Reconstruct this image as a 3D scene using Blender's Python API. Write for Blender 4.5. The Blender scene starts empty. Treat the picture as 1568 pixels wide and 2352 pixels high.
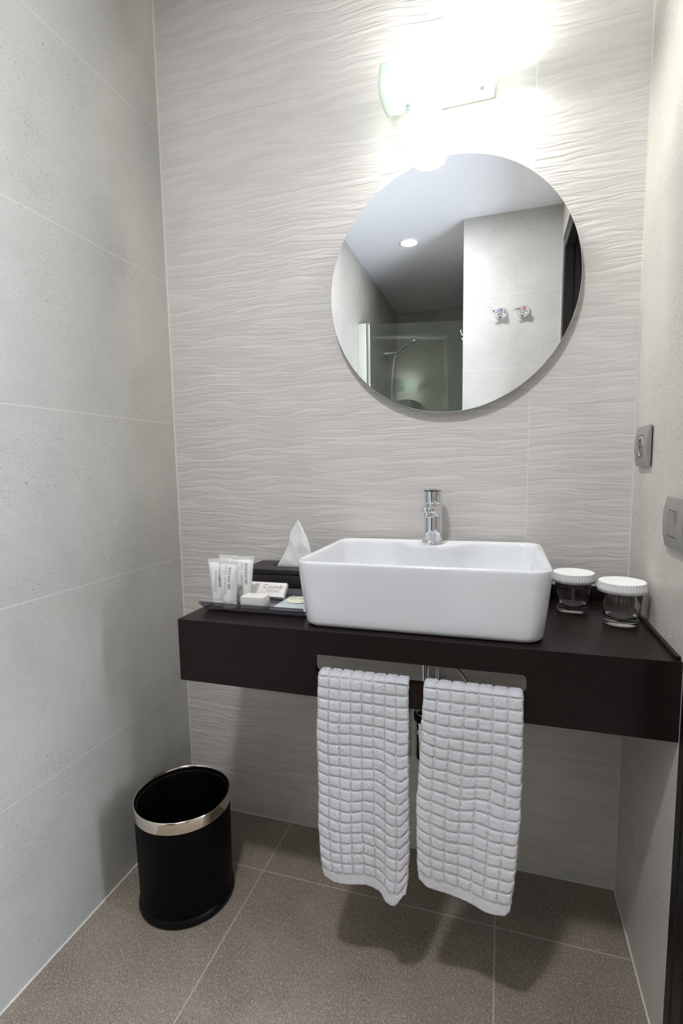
import bpy, bmesh, math, random
from mathutils import Vector, Matrix, noise as mnoise
random.seed(7)
PI = math.pi
scene = bpy.context.scene
COL = scene.collection

# ------------------------------------------------------------------ camera, world, exposure
cam_d = bpy.data.cameras.new('camera'); cam = bpy.data.objects.new('camera', cam_d); COL.objects.link(cam)
cam_d.sensor_fit = 'AUTO'; cam_d.sensor_width = 36.0
cam_d.lens = 1166.07 / 2352 * 36.0
cam_d.shift_x = 0.0; cam_d.shift_y = 24.6 / 2352
cam_d.clip_start = 0.02
_r = Vector((0.95391242, 0.29960473, -0.01697344)); _u = Vector((-0.01679271, 0.10976874, 0.99381529)); _f = Vector((-0.29961491, 0.94772772, -0.10974094))
m = Matrix.Identity(4)
for i in range(3):
    m[i][0] = _r[i]; m[i][1] = _u[i]; m[i][2] = -_f[i]; m[i][3] = (0.9408458, -1.32659433, 1.07931608)[i]
cam.matrix_world = m
scene.camera = cam
scene.view_settings.view_transform = 'Standard'
scene.view_settings.look = 'None'
scene.view_settings.exposure = 0.55
scene.view_settings.gamma = 1.0
scene.view_settings.use_curve_mapping = False
world = bpy.data.worlds.new('world'); scene.world = world; world.use_nodes = True
world.node_tree.nodes['Background'].inputs[0].default_value = (0.75, 0.85, 1.0, 1)
world.node_tree.nodes['Background'].inputs[1].default_value = 0.3

DOWN1 = 285.0      # emission of the downlight above the vanity
DOWN2 = 42.0       # emission of the weak downlight by the shower
BULB = 760.0      # emission of the sconce bulb
WINDOW = 15.0      # daylight in the bedroom window beyond the door

W = 1.231; H = 0.405; CEIL = 2.457
YV = -1.83        # wall with the two valves
YF = -3.48        # far wall of the shower
XA = 0.713        # side wall of the shower alcove

# ------------------------------------------------------------------ materials
def mat(name, color=(0.8, 0.8, 0.8), rough=0.5, metal=0.0, spec=0.5, **kw):
    M = bpy.data.materials.new(name); M.use_nodes = True
    b = M.node_tree.nodes['Principled BSDF']
    b.inputs['Base Color'].default_value = (*color, 1)
    b.inputs['Roughness'].default_value = rough
    b.inputs['Metallic'].default_value = metal
    b.inputs['Specular IOR Level'].default_value = spec
    for k, v in kw.items():
        b.inputs[k.replace('_', ' ')].default_value = v
    return M

class NT:
    def __init__(s, M):
        s.t = M.node_tree; s.b = s.t.nodes['Principled BSDF']
    def n(s, typ, **kw):
        x = s.t.nodes.new(typ)
        for k, v in kw.items():
            setattr(x, k, v)
        return x
    def l(s, a, b): s.t.links.new(a, b)
    def inp(s, x, v, i):
        if isinstance(v, (int, float, tuple)): x.inputs[i].default_value = v
        else: s.l(v, x.inputs[i])
    def math(s, op, a, b=0.0, c=None):
        x = s.n('ShaderNodeMath', operation=op)
        s.inp(x, a, 0); s.inp(x, b, 1)
        if c is not None: s.inp(x, c, 2)
        return x.outputs[0]
    def noise(s, vec, scale, detail=2, rough=0.5, dist=0.0):
        x = s.n('ShaderNodeTexNoise'); s.l(vec, x.inputs['Vector'])
        x.inputs['Scale'].default_value = scale; x.inputs['Detail'].default_value = detail
        x.inputs['Roughness'].default_value = rough; x.inputs['Distortion'].default_value = dist
        return x.outputs['Fac']
    def ramp(s, fac, stops):
        x = s.n('ShaderNodeValToRGB'); s.l(fac, x.inputs[0])
        e = x.color_ramp.elements
        e[0].position = stops[0][0]; e[0].color = (*stops[0][1], 1)
        e[1].position = stops[-1][0]; e[1].color = (*stops[-1][1], 1)
        for p, c in stops[1:-1]:
            q = e.new(p); q.color = (*c, 1)
        return x.outputs[0]
    def mix(s, fac, a, b, blend='MIX'):
        x = s.n('ShaderNodeMix', data_type='RGBA', blend_type=blend)
        s.inp(x, fac, 0)
        for v, i in ((a, 6), (b, 7)):
            if isinstance(v, tuple): x.inputs[i].default_value = (*v, 1)
            else: s.l(v, x.inputs[i])
        return x.outputs[2]
    def pos(s):
        g = s.n('ShaderNodeNewGeometry'); sp = s.n('ShaderNodeSeparateXYZ'); s.l(g.outputs['Position'], sp.inputs[0])
        return g.outputs['Position'], sp.outputs
    def comb(s, x, y, z):
        c = s.n('ShaderNodeCombineXYZ')
        for i, v in enumerate((x, y, z)): s.inp(c, v, i)
        return c.outputs[0]
    def line(s, v, at, w):          # 1 on a thin line at coordinate `at`
        return s.math('COMPARE', v, at, w)
    def gridline(s, v, period, w, off=0.0):
        a = s.math('ADD', v, period * 100.5 - off); a = s.math('MODULO', a, period)
        return s.math('COMPARE', a, period / 2, w)
    def bump(s, h, dist, strength=1.0, prev=None):
        x = s.n('ShaderNodeBump'); s.l(h, x.inputs['Height'])
        x.inputs['Distance'].default_value = dist; x.inputs['Strength'].default_value = strength
        if prev is not None: s.l(prev, x.inputs['Normal'])
        return x.outputs[0]

def stone_tile(name, base, seed, extra=None):
    M = mat(name, base, 0.42, spec=0.35); t = NT(M)
    P, (x, y, z) = t.pos()
    off = t.n('ShaderNodeVectorMath', operation='ADD'); t.l(P, off.inputs[0]); off.inputs[1].default_value = (seed, seed * 2, 0)
    v = off.outputs[0]
    cloud = t.noise(v, 3.2, 5, 0.62, 0.4)
    fine = t.noise(v, 60, 3, 0.7)
    b = base
    col = t.ramp(cloud, [(0.32, tuple(c * 0.90 for c in b)), (0.5, b), (0.7, tuple(min(1, c * 1.08) for c in b))])
    col = t.mix(t.math('MULTIPLY', t.math('SUBTRACT', fine, 0.45), 0.7), col, tuple(c * 0.78 for c in b))
    warm = t.ramp(t.noise(v, 5.5, 3, 0.5), [(0.55, (0, 0, 0)), (0.8, (1, 1, 1))])
    col = t.mix(t.math('MULTIPLY', warm, 0.30), col, (b[0] * 0.95, b[1] * 0.86, b[2] * 0.76))
    # dark pits: two sizes, denser in patches
    st = t.n('ShaderNodeMapping'); t.l(v, st.inputs[0]); st.inputs['Scale'].default_value = (1, 1, 0.62)
    dens = t.noise(v, 4.0, 2, 0.5)
    for sc, th, k in ((330, 0.64, 0.70), (620, 0.62, 0.50), (170, 0.695, 0.72)):
        n = t.noise(st.outputs[0], sc, 2, 0.6)
        n = t.math('ADD', n, t.math('MULTIPLY', t.math('SUBTRACT', dens, 0.5), 0.22))
        s = t.math('MULTIPLY', t.math('SUBTRACT', n, th), 22.0)
        x2 = t.n('ShaderNodeClamp'); t.l(s, x2.inputs[0])
        col = t.mix(t.math('MULTIPLY', x2.outputs[0], k), col, tuple(c * 0.36 for c in (b[0] * 1.08, b[1] * 0.92, b[2] * 0.82)))
    g = t.gridline(z, H, 0.0007)
    if extra is not None:
        for ax, at in extra:
            g = t.math('MAXIMUM', g, t.line((x, y, z)[ax], at, 0.0011))
    col = t.mix(g, col, (0.66, 0.64, 0.58))
    t.l(col, t.b.inputs['Base Color'])
    bh = t.math('SUBTRACT', t.math('MULTIPLY', fine, 0.25), g)
    t.l(t.bump(bh, 0.0008, 0.6), t.b.inputs['Normal'])
    return M

def wave_tile(name):
    base = (0.66, 0.63, 0.60)
    M = mat(name, base, 0.38, spec=0.4); t = NT(M)
    P, (x, y, z) = t.pos()
    row = t.math('FLOOR', t.math('DIVIDE', z, H))
    xo = t.math('ADD', x, t.math('MULTIPLY', row, 3.37))
    right = t.math('GREATER_THAN', x, 1.0011)
    xo = t.math('ADD', xo, t.math('MULTIPLY', right, 5.1))
    # warp z gently so that the ridges wander
    w1 = t.noise(t.comb(t.math('MULTIPLY', xo, 3.5), 0.0, t.math('MULTIPLY', z, 6.0)), 1.0, 2, 0.5)
    w2 = t.noise(t.comb(t.math('MULTIPLY', xo, 16.0), 4.0, t.math('MULTIPLY', z, 26.0)), 1.0, 2, 0.5)
    zz = t.math('ADD', z, t.math('ADD', t.math('MULTIPLY', w1, 0.045), t.math('MULTIPLY', w2, 0.009)))
    a = t.noise(t.comb(t.math('MULTIPLY', xo, 5.0), 1.0, t.math('MULTIPLY', zz, 58.0)), 1.0, 1.2, 0.5)
    b = t.noise(t.comb(t.math('MULTIPLY', xo, 8.0), 7.0, t.math('MULTIPLY', zz, 92.0)), 1.0, 1.0, 0.5)
    crease = t.math('ABSOLUTE', t.math('SUBTRACT', a, 0.5))
    crease = t.math('SMOOTH_MIN', crease, 0.10, 0.05)
    h = t.math('ADD', t.math('MULTIPLY', crease, 4.5), t.math('MULTIPLY', a, 0.75))
    h = t.math('ADD', h, t.math('MULTIPLY', b, 0.35))
    g = t.gridline(z, H, 0.0009)
    g = t.math('MAXIMUM', g, t.line(x, 1.0011, 0.0012))
    part = t.math('MULTIPLY', t.line(x, 0.8252, 0.0007), t.math('MULTIPLY', t.math('GREATER_THAN', z, H * 2), t.math('LESS_THAN', z, H * 3)))
    g = t.math('MAXIMUM', g, t.math('MULTIPLY', part, 0.6))
    col = t.ramp(t.noise(P, 2.2, 3, 0.5), [(0.35, tuple(c * 0.97 for c in base)), (0.65, tuple(c * 1.03 for c in base))])
    ripple_shade = t.ramp(a, [(0.40, (0.86, 0.85, 0.84)), (0.56, (1, 1, 1))])  # ripple shading painted into the colour, darker where the relief runs low
    col = t.mix(0.50, col, t.mix(1.0, col, ripple_shade, 'MULTIPLY'))
    dark = t.math('MULTIPLY', t.gridline(z, H, 0.0013, 0.0016), 0.35)
    col = t.mix(dark, col, (0.30, 0.27, 0.24))
    col = t.mix(g, col, (0.74, 0.71, 0.66))
    t.l(col, t.b.inputs['Base Color'])
    n1 = t.bump(h, 0.0014, 1.0)
    n2 = t.bump(t.math('SUBTRACT', 1.0, g), 0.0008, 0.6, n1)
    t.l(n2, t.b.inputs['Normal'])
    return M

def floor_tile(name):
    base = (0.265, 0.217, 0.172)
    M = mat(name, base, 0.5, spec=0.4); t = NT(M)
    P, (x, y, z) = t.pos()
    cloud = t.noise(P, 4.5, 5, 0.6, 0.3)
    col = t.ramp(cloud, [(0.3, tuple(c * 0.74 for c in base)), (0.7, tuple(c * 1.18 for c in base))])
    st = t.n('ShaderNodeMapping'); t.l(P, st.inputs[0]); st.inputs['Rotation'].default_value = (0, 0, 0.5); st.inputs['Scale'].default_value = (1, 0.6, 1)
    for sc, th, k, c in ((230, 0.55, 0.40, (0.50, 0.45, 0.37)), (480, 0.57, 0.50, (0.72, 0.69, 0.63)), (360, 0.57, 0.60, (0.10, 0.075, 0.05)), (150, 0.69, 0.6, (0.68, 0.65, 0.58))):
        n = t.noise(st.outputs[0], sc, 2, 0.6)
        cl = t.n('ShaderNodeClamp'); t.l(t.math('MULTIPLY', t.math('SUBTRACT', n, th), 14.0), cl.inputs[0])
        col = t.mix(t.math('MULTIPLY', cl.outputs[0], k), col, c)
    g = t.gridline(x, 0.597, 0.0014, 0.3457)
    g = t.math('MAXIMUM', g, t.gridline(y, 0.597, 0.0014, -0.1942))
    col = t.mix(g, col, (0.50, 0.47, 0.42))
    t.l(col, t.b.inputs['Base Color'])
    rr = t.noise(P, 9, 3, 0.6)
    t.l(t.math('ADD', 0.36, t.math('MULTIPLY', rr, 0.25)), t.b.inputs['Roughness'])
    t.l(t.bump(t.noise(P, 320, 2, 0.6), 0.0006, 0.5), t.b.inputs['Normal'])
    return M

def wood_dark(name, top=(0.040, 0.026, 0.025), spec=0.35):
    M = mat(name, top, 0.32, spec=spec); t = NT(M)
    P, _ = t.pos()
    mp = t.n('ShaderNodeMapping'); t.l(P, mp.inputs[0]); mp.inputs['Scale'].default_value = (2.5, 40, 40)
    n = t.noise(mp.outputs[0], 4, 4, 0.6)
    col = t.ramp(n, [(0.3, tuple(c * 0.86 for c in top)), (0.7, tuple(c * 1.14 for c in top))])
    t.l(col, t.b.inputs['Base Color'])
    t.l(t.bump(n, 0.0003, 0.25), t.b.inputs['Normal'])
    return M

def emis(name, color, strength):
    M = bpy.data.materials.new(name); M.use_nodes = True; nt = M.node_tree
    nt.nodes.clear(); e = nt.nodes.new('ShaderNodeEmission'); o = nt.nodes.new('ShaderNodeOutputMaterial')
    e.inputs[0].default_value = (*color, 1); e.inputs[1].default_value = strength
    nt.links.new(e.outputs[0], o.inputs[0]); return M

def clear_glass(name, color=(1, 1, 1), ior=1.48, rough=0.0):
    M = mat(name, color, rough, spec=0.5, Transmission_Weight=1.0, IOR=ior)
    return M

M_STONE = stone_tile('stone_wall_tile', (0.485, 0.477, 0.445), 0.0)
M_STONE_R = stone_tile('stone_wall_tile_right', (0.62, 0.59, 0.54), 3.7)
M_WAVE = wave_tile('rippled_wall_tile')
M_FLOOR = floor_tile('floor_tile')
M_CEIL = mat('ceiling_paint', (0.88, 0.89, 0.92), 0.8)
M_GROUT = mat('pale_grout', (0.74, 0.72, 0.66), 0.7)
M_WOOD = wood_dark('wenge_laminate', (0.0125, 0.0068, 0.0066), spec=0.2)
M_DOOR = wood_dark('dark_door_wood', (0.006, 0.0048, 0.0042), spec=0.2)
M_CERAMIC = mat('white_ceramic', (0.75, 0.76, 0.785), 0.07, spec=0.5, Coat_Weight=0.5, Coat_Roughness=0.03)
M_CHROME = mat('chrome', (0.80, 0.81, 0.83), 0.05, metal=1.0)
M_SATIN = mat('satin_metal', (0.62, 0.62, 0.60), 0.28, metal=1.0)
M_NICKEL = mat('warm_nickel', (0.78, 0.70, 0.60), 0.12, metal=1.0)
M_MIRROR = mat('mirror_silver', (0.93, 0.94, 0.94), 0.0, metal=1.0)
M_EDGE = mat('mirror_edge', (0.85, 0.87, 0.86), 0.25, metal=0.6)
M_BLACK = mat('black_leatherette', (0.0022, 0.0020, 0.0022), 0.5, spec=0.10)
M_BLACKP = mat('black_plastic', (0.003, 0.003, 0.003), 0.38, spec=0.18)
M_TISSUEBOX = mat('tissue_box_brown_leather', (0.020, 0.016, 0.017), 0.45, spec=0.4)
M_PLATE = mat('grey_plastic', (0.30, 0.285, 0.265), 0.34, metal=0.15)
M_PLATE_D = mat('dark_gap', (0.02, 0.02, 0.02), 0.6)
M_WHITEPL = mat('white_plastic', (0.82, 0.82, 0.80), 0.35)
M_TUBE = mat('white_tube_plastic', (0.84, 0.85, 0.83), 0.28, Subsurface_Weight=0.1)
M_CARD = mat('white_card', (0.76, 0.73, 0.70), 0.6)
M_PAPERCAP = mat('white_paper', (0.84, 0.83, 0.83), 0.75)
M_INK = mat('grey_ink', (0.26, 0.26, 0.27), 0.5)
M_INK_LIGHT = mat('light_grey_ink', (0.36, 0.36, 0.37), 0.5)
M_SOAP = mat('cream_soap', (0.80, 0.77, 0.62), 0.4)
M_ACRYL = mat('smoked_acrylic', (0.34, 0.33, 0.37), 0.10, spec=0.6, Transmission_Weight=0.8, IOR=1.25)
M_POUCH = mat('frosted_pouch', (0.62, 0.68, 0.72), 0.32, spec=0.5, Alpha=0.80)
M_GLASS = clear_glass('clear_glass')
M_RED = mat('red_dot', (0.7, 0.03, 0.02), 0.4)
M_BLUE = mat('blue_dot', (0.02, 0.08, 0.5), 0.4)
M_CORR = mat('corridor_paint', (0.55, 0.50, 0.44), 0.8)
M_BULB = emis('bulb_glow', (0.98, 1.0, 0.93), BULB)
M_D1 = emis('downlight_glow', (0.95, 0.955, 1.0), DOWN1)
M_D2 = emis('shower_downlight_glow', (1.0, 0.86, 0.62), DOWN2)
M_WIN = emis('window_daylight', (0.76, 0.85, 1.0), WINDOW)

# frosted glass of the sconce: lets light through diffusely
M_FROST = bpy.data.materials.new('frosted_sconce_glass'); M_FROST.use_nodes = True
_t = M_FROST.node_tree; _t.nodes.clear()
_o = _t.nodes.new('ShaderNodeOutputMaterial'); _a = _t.nodes.new('ShaderNodeBsdfTranslucent'); _b = _t.nodes.new('ShaderNodeBsdfDiffuse'); _c = _t.nodes.new('ShaderNodeMixShader'); _g = _t.nodes.new('ShaderNodeBsdfGlossy'); _d = _t.nodes.new('ShaderNodeMixShader')
_a.inputs[0].default_value = (0.83, 0.90, 0.86, 1); _b.inputs[0].default_value = (0.80, 0.88, 0.84, 1)
_c.inputs[0].default_value = 0.30; _g.inputs['Roughness'].default_value = 0.3; _d.inputs[0].default_value = 0.04
_t.links.new(_a.outputs[0], _c.inputs[1]); _t.links.new(_b.outputs[0], _c.inputs[2]); _t.links.new(_c.outputs[0], _d.inputs[1]); _t.links.new(_g.outputs[0], _d.inputs[2]); _t.links.new(_d.outputs[0], _o.inputs[0])

# shower screen: thin clear glass with a light grey-green body
M_SCREEN = bpy.data.materials.new('shower_glass'); M_SCREEN.use_nodes = True
_t = M_SCREEN.node_tree; _t.nodes.clear()
_o = _t.nodes.new('ShaderNodeOutputMaterial'); _a = _t.nodes.new('ShaderNodeBsdfTransparent'); _g = _t.nodes.new('ShaderNodeBsdfGlossy'); _c = _t.nodes.new('ShaderNodeMixShader'); _fz = _t.nodes.new('ShaderNodeFresnel')
_a.inputs[0].default_value = (0.80, 0.86, 0.80, 1); _g.inputs['Roughness'].default_value = 0.0; _fz.inputs[0].default_value = 1.65
_t.links.new(_fz.outputs[0], _c.inputs[0]); _t.links.new(_a.outputs[0], _c.inputs[1]); _t.links.new(_g.outputs[0], _c.inputs[2]); _t.links.new(_c.outputs[0], _o.inputs[0])

# terry cloth
M_TERRY = mat('white_terry', (0.86, 0.86, 0.90), 0.95, spec=0.1, Sheen_Weight=0.25)
_n = NT(M_TERRY); _P, _ = _n.pos()
_f1 = _n.noise(_P, 700, 2, 0.7); _f2 = _n.noise(_P, 260, 2, 0.6)
_n.l(_n.bump(_n.math('ADD', _f1, _f2), 0.0030, 0.9), _n.b.inputs['Normal'])
# tissue paper
M_TISSUE = mat('tissue_paper', (0.82, 0.83, 0.82), 0.8, spec=0.1, Transmission_Weight=0.0)

# ------------------------------------------------------------------ mesh helpers
def link(o, parent=None):
    COL.objects.link(o)
    if parent is not None: o.parent = parent
    return o
def mk(name, bm, material, parent=None, smooth=False, angle=None):
    me = bpy.data.meshes.new(name)
    bmesh.ops.recalc_face_normals(bm, faces=bm.faces[:])
    bm.to_mesh(me); bm.free()
    if isinstance(material, (list, tuple)):
        for q in material: me.materials.append(q)
    else: me.materials.append(material)
    if smooth:
        for p in me.polygons: p.use_smooth = True
        if angle is not None:
            me.set_sharp_from_angle(angle=math.radians(angle))
    return link(bpy.data.objects.new(name, me), parent)
def empty(name, loc=(0, 0, 0), rz=0.0):
    o = bpy.data.objects.new(name, None); o.location = loc; o.rotation_euler = (0, 0, rz); o.empty_display_size = 0.03
    return link(o)
def tag(o, label, cat, group=None):
    o['label'] = label; o['category'] = cat
    if group: o['group'] = group
    return o
def struct(o): o['kind'] = 'structure'; return o
def box(bm, a, b, bev=0.0, seg=2):
    g = bmesh.ops.create_cube(bm, size=1.0)
    vs = g['verts']
    for v in vs:
        v.co = Vector([(a[i] + b[i]) / 2 + v.co[i] * (b[i] - a[i]) for i in range(3)])
    if bev > 0:
        es = list({e for v in vs for e in v.link_edges})
        bmesh.ops.bevel(bm, geom=es, offset=bev, segments=seg, affect='EDGES', profile=0.5)
    return vs
def boxm(name, a, b, material, parent=None, bev=0.0, seg=2):
    bm = bmesh.new(); box(bm, a, b, bev, seg)
    return mk(name, bm, material, parent, smooth=bev > 0, angle=30)
def rings(bm, loops, cap0=True, cap1=True):
    R_ = [[bm.verts.new(p) for p in lp] for lp in loops]
    n = len(R_[0])
    for a, b in zip(R_, R_[1:]):
        for i in range(n):
            j = (i + 1) % n
            bm.faces.new((a[i], a[j], b[j], b[i]))
    if cap0: bm.faces.new(R_[0][::-1])
    if cap1: bm.faces.new(R_[-1])
    return R_
def lathe(bm, prof, c=(0, 0, 0), n=48, cap0=True, cap1=True, axis='Z', pleat=None):
    loops = []
    for k, (r, h) in enumerate(prof):
        lp = []
        for i in range(n):
            a = 2 * PI * i / n
            rr = r
            if pleat: rr = r + pleat(k, i)
            u, v = rr * math.cos(a), rr * math.sin(a)
            if axis == 'Z': p = (c[0] + u, c[1] + v, c[2] + h)
            elif axis == 'Y': p = (c[0] + u, c[1] + h, c[2] + v)
            else: p = (c[0] + h, c[1] + u, c[2] + v)
            lp.append(Vector(p))
        loops.append(lp)
    return rings(bm, loops, cap0, cap1)
def tube(bm, pts, r, n=12):
    pts = [Vector(p) for p in pts]; loops = []
    up = Vector((0, 0, 1)); prev = None
    for i, p in enumerate(pts):
        d = (pts[min(i + 1, len(pts) - 1)] - pts[max(i - 1, 0)]).normalized()
        if prev is None:
            s = d.cross(up)
            if s.length < 1e-3: s = d.cross(Vector((1, 0, 0)))
        else: s = prev - d * prev.dot(d)
        s.normalize(); prev = s; t = d.cross(s)
        rr = r[i] if isinstance(r, (list, tuple)) else r
        loops.append([p + (s * math.cos(2 * PI * k / n) + t * math.sin(2 * PI * k / n)) * rr for k in range(n)])
    return rings(bm, loops)
def bez(pts, n=16):
    pts = [Vector(p) for p in pts]; out = []
    P = [pts[0]] + pts + [pts[-1]]
    for i in range(1, len(P) - 2):
        for k in range(n):
            t = k / n
            out.append(0.5 * ((2 * P[i]) + (-P[i - 1] + P[i + 1]) * t + (2 * P[i - 1] - 5 * P[i] + 4 * P[i + 1] - P[i + 2]) * t * t + (-P[i - 1] + 3 * P[i] - 3 * P[i + 1] + P[i + 2]) * t ** 3))
    out.append(pts[-1]); return out
def rrect(x0, x1, y0, y1, r, z, seg=10, side=14):
    """rounded rectangle loop in xy, counter-clockwise from the middle of the front edge"""
    P = []
    def straight(a, b):
        for k in range(side):
            t = k / side; P.append(Vector((a[0] + (b[0] - a[0]) * t, a[1] + (b[1] - a[1]) * t, z)))
    def arc(cx, cy, a0):
        for k in range(seg):
            a = a0 + PI / 2 * k / seg; P.append(Vector((cx + r * math.cos(a), cy + r * math.sin(a), z)))
    straight((x0 + r, y0), (x1 - r, y0)); arc(x1 - r, y0 + r, -PI / 2)
    straight((x1, y0 + r), (x1, y1 - r)); arc(x1 - r, y1 - r, 0)
    straight((x1 - r, y1), (x0 + r, y1)); arc(x0 + r, y1 - r, PI / 2)
    straight((x0, y1 - r), (x0, y0 + r)); arc(x0 + r, y0 + r, PI)
    return P
def text(name, s, size, M4, material, parent, bold=0.0, mapf=None, align='LEFT', spacing=1.0, shear=0.0, sx=1.0):
    c = bpy.data.curves.new(name, 'FONT'); c.body = s; c.size = size; c.offset = bold; c.align_x = align
    c.space_character = spacing; c.resolution_u = 3; c.shear = shear; c.extrude = 0.00005
    tmp = bpy.data.objects.new(name + '_tmp', c); COL.objects.link(tmp)
    dg = bpy.context.evaluated_depsgraph_get()
    me = bpy.data.meshes.new_from_object(tmp.evaluated_get(dg))
    bpy.data.objects.remove(tmp); bpy.data.curves.remove(c)
    if mapf:
        bm = bmesh.new(); bm.from_mesh(me)
        bmesh.ops.triangulate(bm, faces=bm.faces[:])
        bmesh.ops.subdivide_edges(bm, edges=[e for e in bm.edges if e.calc_length() > size * 0.3], cuts=1)
        for v in bm.verts: v.co = mapf(v.co)
        bm.to_mesh(me); bm.free()
    else:
        me.transform(M4 @ Matrix.Diagonal((sx, 1, 1, 1)))
    me.materials.clear(); me.materials.append(material)
    return link(bpy.data.objects.new(name, me), parent)

# ------------------------------------------------------------------ room shell
struct(boxm('floor', (-0.12, YF - 0.12, -0.10), (W + 0.12, 0.12, 0.0), M_FLOOR))
struct(boxm('ceiling', (-0.12, YF - 0.12, CEIL), (W + 0.12, 0.12, CEIL + 0.1), M_CEIL))
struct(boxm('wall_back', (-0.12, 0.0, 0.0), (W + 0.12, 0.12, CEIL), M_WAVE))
struct(boxm('wall_left', (-0.12, YF, 0.0), (0.0, 0.0, CEIL), M_STONE))
DY0, DY1, DZ = -0.52, -1.50, 2.12      # clear opening of the door in the right wall
bm = bmesh.new()
box(bm, (W, DY0, 0.0), (W + 0.12, 0.0, CEIL)); box(bm, (W, YV, 0.0), (W + 0.12, DY1, CEIL)); box(bm, (W, DY1, DZ), (W + 0.12, DY0, CEIL))
struct(mk('wall_right', bm, M_STONE_R))
struct(boxm('wall_valves', (XA, YF, 0.0), (W + 0.12, YV, CEIL), M_STONE))
struct(boxm('wall_far', (-0.12, YF - 0.12, 0.0), (W + 0.12, YF, CEIL), M_STONE))
# pale sealant lines in the corners
struct(boxm('trim_1', (0, -0.0025, 0), (0.0025, 0, CEIL), M_GROUT))
struct(boxm('trim_2', (W - 0.0022, -0.0022, 0), (W, 0, CEIL), M_GROUT))
struct(boxm('trim_3', (0, YV, 0), (0.003, -0.003, 0.0022), M_GROUT))
struct(boxm('trim_4', (0.003, -0.003, 0), (W - 0.003, 0, 0.0022), M_GROUT))
struct(boxm('trim_5', (W - 0.003, DY0, 0), (W, -0.003, 0.0022), M_GROUT))

# door frame with stepped lining (profile swept round the opening) and the corridor behind
d = struct(empty('door_1', (W, (DY0 + DY1) / 2, 0)))
def dl(o):
    o.parent = d; o.matrix_parent_inverse = Matrix.Translation((-W, -(DY0 + DY1) / 2, 0))
    return o
prof = [(-0.006, 0.078), (-0.020, 0.078), (-0.022, 0.074), (-0.022, 0.052), (-0.017, 0.049), (-0.017, 0.043), (-0.022, 0.040), (-0.022, 0.004), (-0.018, 0.0),
        (0.018, 0.0), (0.018, 0.006), (0.026, 0.006), (0.026, 0.0), (0.050, 0.0), (0.050, 0.007), (0.058, 0.007), (0.058, 0.0), (0.085, 0.0), (0.085, 0.012), (0.132, 0.012), (0.132, 0.06), (0.122, 0.078), (0.118, 0.019), (0.0, 0.019)]
# (x offset from the wall face, distance away from the opening)
prof = [(-0.0005, 0.078), (-0.020, 0.078), (-0.022, 0.074), (-0.022, 0.052), (-0.017, 0.049), (-0.017, 0.043), (-0.022, 0.040), (-0.022, 0.004), (-0.018, 0.0),
        (0.018, 0.0), (0.018, 0.006), (0.026, 0.006), (0.026, 0.0), (0.050, 0.0), (0.050, 0.007), (0.058, 0.007), (0.058, 0.0), (0.085, 0.0), (0.085, 0.010), (0.1195, 0.010), (0.1195, 0.018), (-0.0005, 0.018)]
IY0, IY1, IZ = DY0 - 0.0185, DY1 + 0.0185, DZ - 0.0185
bm = bmesh.new(); L = []
for (yy, sy, zt) in ((IY0, 1, 0), (IY0, 1, 1), (IY1, -1, 1), (IY1, -1, 0)):
    L.append([Vector((W + px, yy + sy * q, (IZ + q) if zt else 0.0)) for px, q in prof])
rings(bm, L)
dl(mk('door_frame', bm, M_DOOR))

# corridor and bedroom window beyond the open door
CX1 = 2.25; CY0, CY1 = -2.3, 0.45
struct(boxm('floor_corridor', (W + 0.12, CY0, -0.10), (CX1, CY1, 0.0), M_CORR))
struct(boxm('ceiling_corridor', (W + 0.12, CY0, CEIL), (CX1, CY1, CEIL + 0.1), M_CEIL))
struct(boxm('wall_corridor_north', (W + 0.12, CY1, 0), (CX1, CY1 + 0.1, CEIL), M_CORR))
struct(boxm('wall_corridor_south', (W + 0.12, CY0 - 0.1, 0), (CX1, CY0, CEIL), M_CORR))
bm = bmesh.new()
WY0, WY1, WZ0, WZ1 = -0.90, 0.30, 0.35, 1.75
box(bm, (CX1, CY0 - 0.1, 0), (CX1 + 0.1, WY0, CEIL)); box(bm, (CX1, WY1, 0), (CX1 + 0.1, CY1 + 0.1, CEIL))
box(bm, (CX1, WY0, 0), (CX1 + 0.1, WY1, WZ0)); box(bm, (CX1, WY0, WZ1), (CX1 + 0.1, WY1, CEIL))
struct(mk('wall_corridor_east', bm, M_CORR))
wn = struct(empty('window_1', (CX1, (WY0 + WY1) / 2, WZ0)))
bm = bmesh.new()
for a, b in (((0.02, -0.6, 0), (0.06, -0.55, 1.4)), ((0.02, 0.55, 0), (0.06, 0.6, 1.4)), ((0.02, -0.55, 0), (0.06, 0.55, 0.05)), ((0.02, -0.55, 1.35), (0.06, 0.55, 1.4)), ((0.02, -0.02, 0.05), (0.06, 0.02, 1.35))):
    box(bm, a, b)
mk('window_frame', bm, M_WHITEPL, wn)
boxm('window_pane', (0.035, -0.55, 0.05), (0.045, 0.55, 1.35), M_WIN, wn)

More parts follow.
